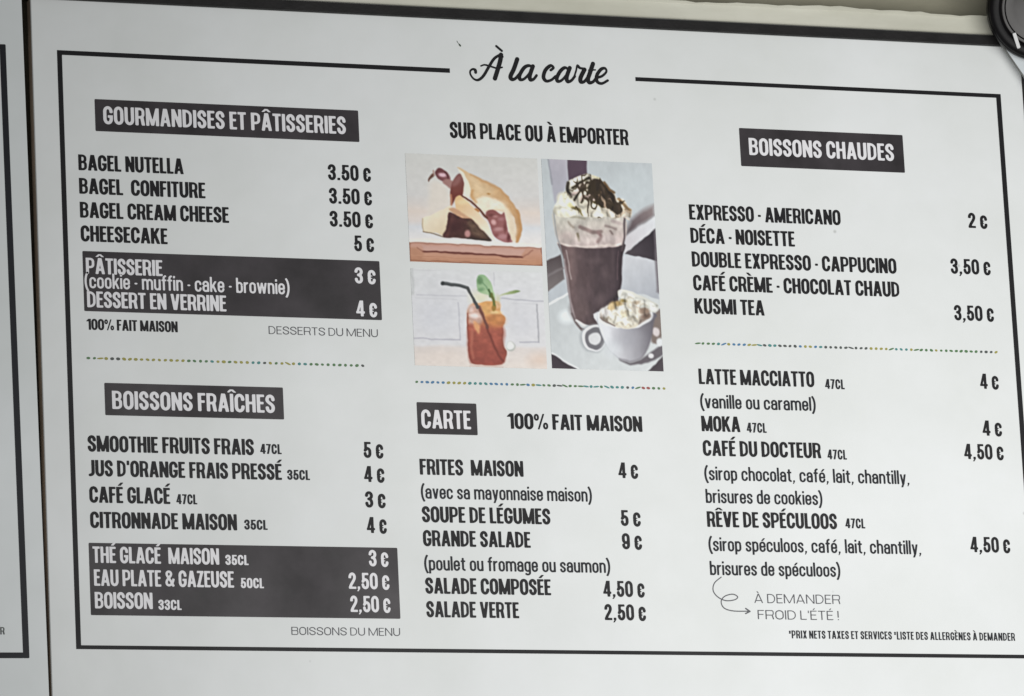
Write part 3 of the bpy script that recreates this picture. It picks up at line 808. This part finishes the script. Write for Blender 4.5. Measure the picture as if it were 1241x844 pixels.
p.poly([(500, 512), (545, 520), (600, 580), (640, 628), (560, 620), (520, 570)], (116, 92, 76), 26, True, .8)
p.mottle(p.sd([(370, 452), (530, 500), (668, 656), (328, 632)]), 40, 0.20); p.line([(395, 480), (380, 560), (360, 620)], 14, (120, 76, 70), 22, .7); p.oval(503, 606, 22, 26, (192, 142, 138), 14); p.oval(420, 560, 50, 40, (78, 44, 46), 40, .7)
p.line([(500, 640), (660, 652)], 8, (60, 48, 44), 8)
p.poly([(60, 640), (1040, 672), (1040, 708), (60, 672)], (236, 228, 220), 10, False)
p.poly([(90, 668), (1035, 702), (1040, 850), (90, 815)], p.grad((204, 158, 140), (196, 142, 112), (500, 690), (500, 810)), 7, False)
p.poly([(180, 690), (900, 712), (880, 760), (195, 735)], (206, 166, 154), 14, False, .8)
p.line([(92, 672), (1030, 704)], 7, (168, 120, 104), 8)
p.line([(188, 736), (500, 744), (888, 768)], 12, (116, 62, 52), 7)
p.line([(150, 710), (190, 738)], 6, (150, 98, 82), 8); p.line([(960, 722), (890, 768)], 6, (160, 108, 92), 8)
p.poly([(92, 705), (150, 712), (190, 745), (180, 800), (94, 800)], (190, 138, 110), 18, False, .8)
for k in range(7):
    yy_ = 772 + 8 * k; p.line([(100 + 40 * (k % 3), yy_ - 12), (500, yy_), (980 - 60 * (k % 2), yy_ + 14)], 3, (176, 122, 96) if k % 2 else (214, 164, 132), 5, .6)
p.line([(94, 800), (600, 814), (1030, 828)], 10, (158, 108, 84), 8)
p.line([(94, 670), (98, 800)], 8, (158, 106, 84), 8); p.line([(1024, 700), (1030, 828)], 8, (150, 98, 78), 8)
p.grain(0.022)
picture_mesh("bagel_picture", p, 386.0, 538.0, 98.2, 219.2, 0.30, R_)

# ---- picture: iced tea in a jar
p = Paint(220, 158, [(95, 86), (884, 96), (112, 664), (906, 684)], 12, 7)
p.fill([(80, (219, 220, 221)), (260, (217, 217, 220)), (540, (219, 218, 220)), (560, (220, 212, 208)), (690, (226, 216, 208))])
p.oval(240, 380, 130, 110, (211, 212, 218), 140, .7); p.oval(760, 400, 90, 100, (212, 212, 217), 120, .7); p.oval(250, 170, 110, 60, (211, 212, 215), 90, .6)
p.line([(104, 95), (106, 240)], 16, (198, 200, 200), 14)
for a, w, c in (([(130, 246), (425, 246)], 5, (196, 196, 202)), ([(108, 502), (385, 513)], 6, (180, 178, 188)), ([(374, 285), (383, 512)], 5, (184, 184, 192)), ([(125, 265), (370, 268)], 4, (206, 206, 210)),
                ([(632, 258), (760, 264), (890, 274)], 6, (184, 184, 192)), ([(850, 292), (858, 522)], 7, (166, 166, 172)), ([(742, 522), (858, 524)], 6, (176, 176, 186)), ([(594, 105), (596, 180)], 6, (200, 200, 204)), ([(120, 98), (270, 96)], 4, (204, 204, 206)), ([(700, 285), (845, 290)], 4, (206, 206, 210))): p.line(a, w, c, 7)
p.oval(290, 610, 200, 40, (226, 212, 202), 80, .6); p.oval(860, 630, 60, 40, (222, 198, 182), 60, .7)
p.oval(515, 255, 60, 45, (226, 222, 176), 60, .55)
jar = [(438, 322), (462, 292), (500, 288), (540, 276), (602, 276), (626, 300), (630, 345), (657, 372), (652, 408), (642, 440), (646, 540), (666, 580), (656, 622), (632, 660), (560, 668), (470, 660), (440, 622), (431, 520), (424, 400), (430, 348)]
p.poly(jar, (238, 224, 214), 30, True, .7)
p.poly(jar, p.grad((224, 168, 106), (164, 88, 72), (560, 300), (520, 470)), 7)
p.poly([(436, 325), (462, 294), (500, 300), (530, 360), (500, 420), (440, 420), (430, 360)], (206, 168, 152), 26)
p.poly([(435, 430), (520, 440), (640, 430), (645, 545), (655, 600), (625, 655), (470, 655), (440, 615)], p.grad((180, 100, 82), (158, 80, 68), (520, 430), (520, 650)), 30)
p.oval(470, 368, 30, 16, (242, 222, 216), 16); p.oval(455, 325, 14, 22, (226, 200, 190), 16); p.oval(592, 345, 38, 10, (246, 214, 156), 12); p.oval(540, 330, 26, 34, (228, 176, 112), 26)
p.oval(595, 395, 44, 34, (216, 146, 84), 60, .7); p.oval(610, 300, 18, 22, (226, 184, 140), 16)
p.poly([(468, 400), (505, 425), (492, 472), (470, 440)], (226, 164, 116), 16)
p.line([(432, 350), (428, 420), (436, 560), (446, 625), (470, 655)], 6, (140, 74, 62), 8, .8)
p.line([(640, 440), (644, 545), (664, 585), (652, 625)], 6, (140, 76, 64), 8, .7)
p.mottle(p.sd(jar), 26, 0.12); p.line([(455, 450), (452, 540), (462, 620)], 10, (196, 122, 100), 16, .7); p.line([(548, 440), (590, 550), (642, 640)], 13, (132, 66, 56), 12)
p.line([(450, 658), (550, 667), (640, 662)], 7, (226, 206, 196), 6)
p.line([(500, 310), (525, 372), (548, 438)], 17, (124, 78, 68), 10)
p.line([(286, 172), (434, 196)], 19, (78, 82, 84), 6); p.line([(434, 196), (494, 318)], 18, (84, 86, 86), 6)
p.line([(286, 167), (430, 190)], 5, (112, 116, 118), 7)
p.oval(286, 172, 9, 11, (60, 66, 68), 6)
p.poly([(489, 142), (505, 116), (540, 120), (570, 155), (586, 200), (598, 252), (570, 242), (540, 236), (510, 222), (491, 190)], p.grad((150, 186, 142), (178, 204, 160), (500, 140), (580, 230)), 7)
p.oval(508, 152, 16, 20, (112, 150, 106), 14); p.line([(500, 130), (535, 180), (570, 235)], 6, (120, 158, 116), 7)
p.oval(515, 205, 18, 10, (130, 168, 124), 12); p.line([(560, 210), (570, 245)], 12, (84, 116, 70), 8)
p.line([(576, 235), (588, 270), (590, 325)], 17, (112, 120, 60), 9); p.oval(588, 320, 12, 16, (170, 130, 60), 10)
p.oval(612, 262, 11, 22, (200, 200, 150), 18, .6)
p.poly([(622, 244), (660, 226), (714, 205), (750, 213), (722, 223), (662, 236)], p.grad((196, 204, 160), (128, 150, 96), (630, 240), (740, 212)), 7)
p.oval(690, 550, 26, 30, (188, 190, 184), 8); p.oval(688, 545, 21, 23, (232, 233, 230), 8)
p.line([(440, 668), (640, 674)], 8, (200, 176, 166), 12, .7)
p.grain(0.03)
picture_mesh("iced_tea_picture", p, 386.0, 537.0, 226.6, 334.3, 0.30, R_)

# ---- picture: hot chocolate with cream and a small cup
p = Paint(190, 340, [(40, 75), (788, 103), (104, 1500), (865, 1522)], 13, 9)
q = lambda pts: [(1.1337 * x, 731.8 + 1.1337 * y) for x, y in pts]
p.fill([(60, (194, 200, 203)), (300, (198, 205, 208)), (700, (198, 204, 208)), (900, (196, 200, 205)), (1600, (200, 205, 208))])
p.poly([(92, 70), (212, 70), (216, 240), (190, 300), (130, 385), (112, 300)], p.grad((186, 182, 192), (176, 176, 186), (150, 80), (150, 350)), 16, False)
p.line([(88, 75), (104, 160), (110, 250)], 8, (156, 158, 166), 10)
p.poly([(212, 60), (346, 60), (352, 200), (240, 225), (222, 250)], (98, 80, 94), 9, False)
p.oval(660, 260, 100, 120, (205, 213, 216), 120, .6)
p.poly([(595, 610), (640, 490), (720, 430), (806, 385), (808, 462), (700, 535), (600, 610)], p.grad((150, 136, 136), (106, 94, 98), (780, 400), (640, 560)), 40, False)
p.poly([(598, 612), (700, 538), (810, 465), (812, 556), (700, 640), (606, 722)], p.grad((210, 206, 210), (222, 224, 228), (620, 620), (800, 500)), 14, False)
p.poly([(606, 724), (660, 676), (812, 552), (830, 775), (700, 742)], p.grad((88, 80, 86), (64, 56, 64), (640, 700), (800, 640)), 7, False)
p.poly([(585, 735), (700, 742), (822, 770), (835, 1120), (700, 1060), (560, 1010)], p.grad((208, 210, 215), (176, 180, 188), (640, 760), (760, 1060)), 9, False)
p.poly([(800, 560), (840, 560), (850, 1000), (815, 980)], (120, 112, 118), 16, False, .8)
p.poly([(60, 775), (165, 730), (190, 860), (195, 900), (70, 985)], p.grad((96, 86, 88), (128, 120, 120), (100, 760), (120, 940)), 9, False)
p.line([(70, 880), (180, 820)], 16, (132, 124, 126), 14)
p.poly([(70, 985), (190, 905), (215, 1000), (80, 1070)], (190, 196, 202), 14, False)
sau = q([(70, 300), (130, 262), (190, 232), (350, 200), (730, 262), (775, 420), (765, 600), (672, 700), (460, 720), (250, 690), (90, 592), (74, 450)])
p.poly(sau, p.grad((198, 203, 205), (210, 214, 215), (120, 1100), (500, 1450)), 9)
p.line(q([(76, 300), (130, 264), (192, 230)]), 12, (238, 240, 240), 10)
p.oval(*q([(180, 370)])[0], 50, 46, (226, 232, 234), 40)
p.poly(q([(80, 590), (120, 605), (250, 690), (250, 720), (80, 720)]), (72, 62, 70), 8, False)
p.poly(q([(780, 590), (750, 615), (668, 698), (680, 720), (790, 720)]), (84, 76, 82), 8, False)
p.line(q([(90, 588), (160, 632), (250, 682)]), 9, (232, 235, 236), 8)
# glass body
body = [(152, 640), (300, 680), (592, 645), (582, 760), (568, 900), (556, 1040), (545, 1120), (430, 1205), (340, 1205), (255, 1160), (228, 1030), (200, 860), (178, 740)]
p.poly(body, p.grad((120, 100, 100), (74, 62, 68), (190, 900), (560, 900)), 8)
p.poly([(320, 690), (500, 690), (500, 1000), (400, 1180), (330, 1000)], (88, 74, 78), 90, True, .7)
p.oval(240, 800, 24, 120, (142, 118, 116), 40, .7); p.oval(330, 900, 50, 160, (104, 86, 88), 70, .6); p.oval(290, 1100, 60, 70, (112, 94, 94), 50, .7)
p.line([(186, 760), (214, 900), (236, 1050), (262, 1170)], 12, (172, 160, 162), 9, .8)
p.line([(586, 690), (576, 830), (560, 1000)], 14, (60, 46, 52), 12)
p.line(q([(215, 350), (235, 400), (272, 452)]), 14, (118, 106, 106), 8); p.line(q([(240, 392), (290, 425)]), 14, (226, 222, 220), 8); p.line(q([(262, 440), (285, 446)]), 10, (110, 100, 102), 8)
foam = [(118, 420), (150, 640), (250, 672), (420, 684), (592, 648), (606, 470), (480, 440), (300, 440)]
p.poly(foam, p.grad((206, 202, 190), (202, 186, 182), (300, 470), (330, 660)), 9)
for a, w, c in (([(300, 540), (375, 572), (440, 574)], 26, (152, 132, 128)), ([(420, 580), (440, 610), (420, 640)], 22, (150, 124, 122)), ([(284, 590), (296, 632)], 14, (134, 122, 100)), ([(222, 505), (255, 545)], 14, (166, 154, 142)), ([(470, 535), (545, 552)], 16, (158, 142, 138)), ([(505, 570), (520, 590)], 10, (130, 112, 108)), ([(240, 468), (330, 480)], 14, (170, 164, 146)), ([(150, 650), (300, 676), (590, 655)], 10, (228, 214, 206)), ([(520, 500), (580, 520)], 22, (184, 170, 166))): p.line(a, w, c, 14)
p.oval(210, 600, 34, 26, (216, 200, 194), 30); p.oval(350, 630, 60, 18, (218, 204, 198), 26); p.oval(500, 620, 50, 22, (212, 198, 194), 26)
p.line([(120, 430), (134, 560), (168, 690), (186, 800)], 8, (156, 160, 164), 8, .9)
p.line([(604, 470), (598, 600), (586, 700)], 12, (96, 84, 88), 10)
p.mottle(p.sd(foam), 18, 0.16); p.mottle(p.sd(foam), 40, 0.10); p.mottle(p.sd(body), 30, 0.13)
for x, y, a, b in ((255, 760, 9, 46), (520, 780, 7, 60), (400, 770, 40, 14), (470, 860, 26, 40), (300, 980, 20, 50), (440, 1040, 30, 40)): p.oval(x, y, a, b, (122, 104, 106), 40, .45)
p.line([(205, 700), (222, 800), (240, 900)], 6, (200, 186, 184), 8, .8); p.line([(560, 700), (552, 820), (545, 900)], 4, (128, 104, 108), 7, .8)
# cream
cre = [(118, 424), (140, 380), (180, 318), (202, 290), (212, 236), (260, 205), (340, 178), (382, 184), (440, 206), (482, 262), (530, 302), (548, 345), (592, 350), (630, 400), (652, 420), (640, 472), (600, 466), (540, 482), (480, 466), (430, 478), (350, 470), (280, 452), (240, 470), (160, 472), (124, 448)]
p.poly(cre, p.grad((232, 226, 206), (214, 202, 184), (200, 380), (560, 420)), 8)
p.poly([(380, 222), (430, 210), (482, 262), (530, 320), (546, 370), (590, 424), (560, 462), (500, 424), (440, 402), (402, 372), (352, 300)], (72, 60, 50), 10)
D = (66, 58, 42); C1 = (226, 210, 194); C2 = (240, 233, 214)
for a, w, c in (([(218, 240), (216, 290), (236, 332)], 22, (82, 72, 62)), ([(248, 276), (300, 242), (362, 208)], 20, D), ([(262, 352), (290, 310), (330, 282), (372, 262)], 16, D), ([(352, 240), (372, 280), (352, 320)], 20, D),
                ([(312, 360), (330, 330), (352, 350)], 14, (96, 74, 62)), ([(246, 402), (290, 420), (318, 452)], 20, (128, 116, 76)), ([(392, 350), (410, 392), (452, 408)], 22, (80, 70, 44)), ([(300, 380), (320, 345)], 12, D),
                ([(238, 236), (280, 216), (350, 186)], 14, C2), ([(250, 318), (290, 288), (326, 246)], 20, (222, 200, 190)), ([(340, 272), (362, 246), (380, 214)], 10, (190, 176, 158)), ([(332, 345), (372, 330), (392, 352)], 20, (206, 184, 178)),
                ([(425, 320), (460, 360), (470, 410)], 18, (190, 164, 140)), ([(440, 300), (425, 340)], 12, (150, 120, 96)), ([(482, 370), (512, 382), (498, 352)], 14, (176, 150, 132)), ([(272, 372), (312, 396), (326, 446), (380, 464), (470, 458)], 22, C2), ([(346, 382), (400, 398), (440, 424), (482, 420)], 30, (236, 226, 206)),
                ([(480, 420), (520, 448), (545, 476)], 12, C1), ([(560, 350), (610, 402), (640, 420)], 22, (146, 122, 92)), ([(600, 420), (640, 440)], 16, (196, 174, 150)), ([(560, 470), (600, 440)], 18, (186, 168, 148)), ([(470, 236), (500, 280), (530, 300)], 16, (122, 96, 68)), ([(390, 196), (430, 206)], 12, (206, 200, 170)), ([(600, 470), (628, 486)], 10, C1)): p.line(a, w, c, 9)
p.oval(192, 352, 46, 44, (238, 232, 206), 30); p.oval(165, 420, 40, 34, (230, 226, 208), 26); p.oval(232, 390, 20, 18, (206, 196, 150), 18); p.oval(215, 440, 30, 22, (220, 214, 190), 20); p.line([(300, 356), (324, 300)], 9, (200, 180, 170), 8)
ruffle(p, p.sd(spline(cre, 3, True)), 15, 0.30, (430, 300, 190, (70, 58, 44)))

# small cup
p.oval(*q([(340, 500)])[0], 92, 96, (168, 172, 176), 22, .8); p.oval(*q([(345, 498)])[0], 84, 88, (240, 240, 243), 8); p.oval(*q([(350, 500)])[0], 70, 76, (122, 120, 126), 10); p.oval(*q([(348, 500)])[0], 40, 42, (218, 218, 220), 9)
p.poly(q([(500, 628), (580, 642), (660, 602), (750, 540), (760, 600), (650, 650), (560, 655)]), (112, 106, 112), 14)
p.poly(q([(690, 380), (750, 320), (765, 420), (740, 520), (690, 520)]), (136, 122, 116), 14)
p.oval(*q([(716, 462)])[0], 24, 30, (216, 206, 206), 12); p.oval(*q([(738, 520)])[0], 22, 28, (222, 224, 226), 12); p.oval(*q([(686, 605)])[0], 18, 16, (228, 228, 230), 10)
cup = q([(364, 340), (370, 420), (398, 500), (432, 562), (500, 622), (580, 636), (642, 602), (682, 520), (702, 400), (694, 345)])
p.poly(cup, p.grad((222, 223, 228), (116, 112, 120), (500, 1300), (790, 1240)), 8)
p.line(cup[:5], 5, (176, 178, 184), 8, .8); p.line(cup[4:], 10, (120, 114, 122), 14, .6)
p.oval(*q([(450, 560)])[0], 60, 60, (212, 216, 220), 60, .7); p.oval(*q([(540, 500)])[0], 70, 50, (170, 170, 178), 90, .6)
p.oval(*q([(531, 362)])[0], 188, 90, (230, 231, 233), 8); p.oval(*q([(531, 360)])[0], 168, 76, (150, 134, 124), 9); p.oval(*q([(520, 345)])[0], 140, 66, (206, 198, 184), 30)
p.poly(q([(494, 212), (560, 214), (642, 250), (722, 290), (728, 320), (690, 346), (600, 302), (540, 268), (494, 252)]), p.grad((232, 230, 220), (208, 208, 200), (560, 980), (800, 1080)), 8)
p.poly(q([(430, 390), (470, 335), (520, 298), (572, 330), (618, 380), (602, 428), (520, 442), (455, 420)]), p.grad((240, 236, 224), (220, 212, 194), (540, 1080), (640, 1200)), 9)
for x, y, a, b, c in ((415, 345, 32, 30, (236, 230, 226)), (480, 292, 44, 18, (172, 146, 100)), (452, 312, 26, 24, (206, 182, 140)), (645, 335, 34, 22, (156, 134, 118)), (655, 370, 30, 18, (138, 116, 104)), (556, 290, 22, 34, (226, 218, 200)), (528, 352, 30, 26, (206, 196, 172)), (480, 385, 26, 24, (238, 232, 216)), (590, 395, 26, 18, (230, 222, 206)), (605, 285, 30, 14, (176, 160, 140)), (700, 325, 26, 16, (230, 228, 224)), (520, 275, 22, 12, (150, 130, 84))): p.oval(*q([(x, y)])[0], a, b, c, 14)
for x, y, r_ in ((470, 345, 22), (545, 330, 24), (585, 365, 20), (500, 400, 24), (640, 290, 24), (560, 245, 22), (430, 370, 16), (555, 410, 18)):
    X_, Y_ = q([(x, y)])[0]
    p.line([(X_ - r_, Y_ + 8), (X_, Y_ - r_ * 0.5), (X_ + r_, Y_ + 6)], 14, (246, 243, 234), 18, .6); p.line([(X_ - r_, Y_ + 20), (X_, Y_ + 4), (X_ + r_, Y_ + 18)], 7, (168, 150, 124), 14, .45)
p.line(q([(385, 375), (420, 402), (470, 425)]), 9, (136, 122, 116), 9)
ruffle(p, p.sd(q([(395, 330), (500, 212), (728, 300), (640, 400), (520, 440), (400, 380)])), 18, 0.22)
p.mottle(p.sd(q([(390, 300), (500, 212), (728, 300), (640, 400), (520, 440), (400, 390)])), 40, 0.16)
p.grain(0.03)
picture_mesh("hot_chocolate_picture", p, 542.8, 672.2, 98.2, 333.4, 0.30, R_)

for c in board.children:
    c.location = (-BASE[0] / 1000, 0, BASE[1] / 1000)

# ------------------------------------------------------------------ the neighbouring board, hung slightly askew
side = empty("menu_board", P(-50.4, 657.8), "neighbouring white menu board with thick black printed border, hung slightly askew", "menu board", rot=(0, math.radians(-0.5), 0))
v, f = slab(-1.145, 0.0196, 0.0, 0.015, -0.046, 0.730, 0.0008)
pan2 = mesh_obj("panel", v, f, [M['paper_grey'], M['edge']], side)
for i, pl in enumerate(pan2.data.polygons): pl.material_index = 0 if i <= 4 else 1
sheet("border_line", -6.6, 0, -661.5, 0, 0.3, M['ink_soft'], side, rnd=1.0)
sheet("border_line", -1100, -6.6, -6.0, 0, 0.3, M['ink_soft'], side)
sheet("border_line", -1100, -6.6, -661.5, -656.0, 0.3, M['ink_soft'], side)
sheet("border_line", -1105.5, -1100, -661.5, 0, 0.3, M['ink_soft'], side)
lettering("footnote_lettering", "*LISTE DES ALLERGÈNES À DEMANDER", -170, -25.3, -24.9, 7.8, 0.15, 1.0, 0.075, 0.32, M['dot3'], side)
for zz in (0.08, 0.60):
    v, f = slab(-1.05, -0.05, 0.015, 0.0395, zz, zz + 0.05)
    mesh_obj("hanging_cleat", v, f, M['edge'], side)

# ------------------------------------------------------------------ round black lamp at the board's corner
def lathe(name, prof, material, parent, n=64):
    V, F = [], []
    for r, t in prof:
        for k in range(n):
            a = 2 * math.pi * k / n; V.append((r * math.cos(a), r * math.sin(a), t))
    m = len(prof)
    for i in range(m - 1):
        for k in range(n):
            F.append((i * n + k, i * n + (k + 1) % n, (i + 1) * n + (k + 1) % n, (i + 1) * n + k))
    F.append(tuple(range(n))[::-1]); F.append(tuple((m - 1) * n + k for k in range(n)))
    return mesh_obj(name, V, F, material, parent, smooth=True)

LC = Vector((1.1351, -0.045, Z0 + 0.0901))
to_cam = (Vector(cam.matrix_world.translation) - LC).normalized()
axis = (to_cam + 0.13 * _r + 0.05 * _u).normalized()
xx = (_r - _r.dot(axis) * axis).normalized(); yy = axis.cross(xx)
lamp = empty("spotlight", LC, "glossy black round spotlight beside the top corner of the menu board", "spotlight")
lamp.rotation_euler = Matrix((xx, yy, axis)).transposed().to_euler()
lathe("housing", [(0.012, -0.030), (0.038, -0.029), (0.052, -0.026), (0.0580, -0.020), (0.0595, -0.010), (0.0595, 0.0), (0.0585, 0.004)], M['gloss_black'], lamp)
lathe("bezel", [(0.0584, 0.0042), (0.0570, 0.0062), (0.0540, 0.0078), (0.0480, 0.0084), (0.0462, 0.0074), (0.0455, 0.0010), (0.0450, -0.006)], M['gloss_black'], lamp)
lathe("lens", [(0.0449, -0.004), (0.0446, 0.0035), (0.0425, 0.0048), (0.0400, 0.0040), (0.030, 0.0060), (0.018, 0.0075), (0.004, 0.0080)], M['face_grey'], lamp)
v, f = slab(-0.0019, 0.0019, -0.0090, 0.0090, -0.0025, 0.0025, 0.0008)
cl = mesh_obj("clip", v, f, M['clip'], lamp)  # small pale grey bar set on the bezel
cl.location = (-0.0275, -0.0375, 0.0088); cl.rotation_euler = (0, 0, math.radians(18))
# rear stem to the wall
def tube(name, a, b, r, material, parent, n=20):
    a, b = Vector(a), Vector(b); d = (b - a).normalized()
    s = d.orthogonal().normalized(); t = d.cross(s); V = []
    for p_ in (a, b):
        for k in range(n):
            g = 2 * math.pi * k / n; V.append(p_ + r * (math.cos(g) * s + math.sin(g) * t))
    F = [(k, (k + 1) % n, n + (k + 1) % n, n + k) for k in range(n)] + [tuple(range(n))[::-1], tuple(range(n, 2 * n))]
    return mesh_obj(name, V, F, material, parent, smooth=False)
inv = lamp.matrix_basis.inverted()
tube("stem", inv @ (LC - axis * 0.028), inv @ Vector((1.165, 0.041, Z0 + 0.115)), 0.009, M['gloss_black'], lamp)
# pale bracket arm running down past the corner
a0, a1 = Vector((1.0907, -0.015, Z0 + 0.0665)), Vector((1.1537, -0.015, Z0 - 0.0260))
wd = Vector((0.030, 0, 0.020)); th = Vector((0, 0.0015, 0))
pts = [a0, a1, a1 + wd, a0 + wd]
V = [inv @ p_ for p_ in pts] + [inv @ (p_ + th) for p_ in pts]
F = [(0, 1, 2, 3), (7, 6, 5, 4), (0, 4, 5, 1), (1, 5, 6, 2), (2, 6, 7, 3), (3, 7, 4, 0)]
arm = mesh_obj("bracket", V, F, M['pale'], lamp)
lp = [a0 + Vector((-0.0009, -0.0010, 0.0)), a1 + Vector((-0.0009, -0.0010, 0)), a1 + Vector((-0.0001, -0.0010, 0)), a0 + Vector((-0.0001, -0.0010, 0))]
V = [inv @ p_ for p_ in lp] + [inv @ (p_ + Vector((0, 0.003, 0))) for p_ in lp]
mesh_obj("bracket_shade_line", V, F, M['alu'], arm)  # thin grey strip added for the arm's edge in shadow
tube("bracket_foot", inv @ Vector((1.163, -0.013, Z0 - 0.016)), inv @ Vector((1.163, 0.041, Z0 - 0.016)), 0.005, M['pale'], lamp)
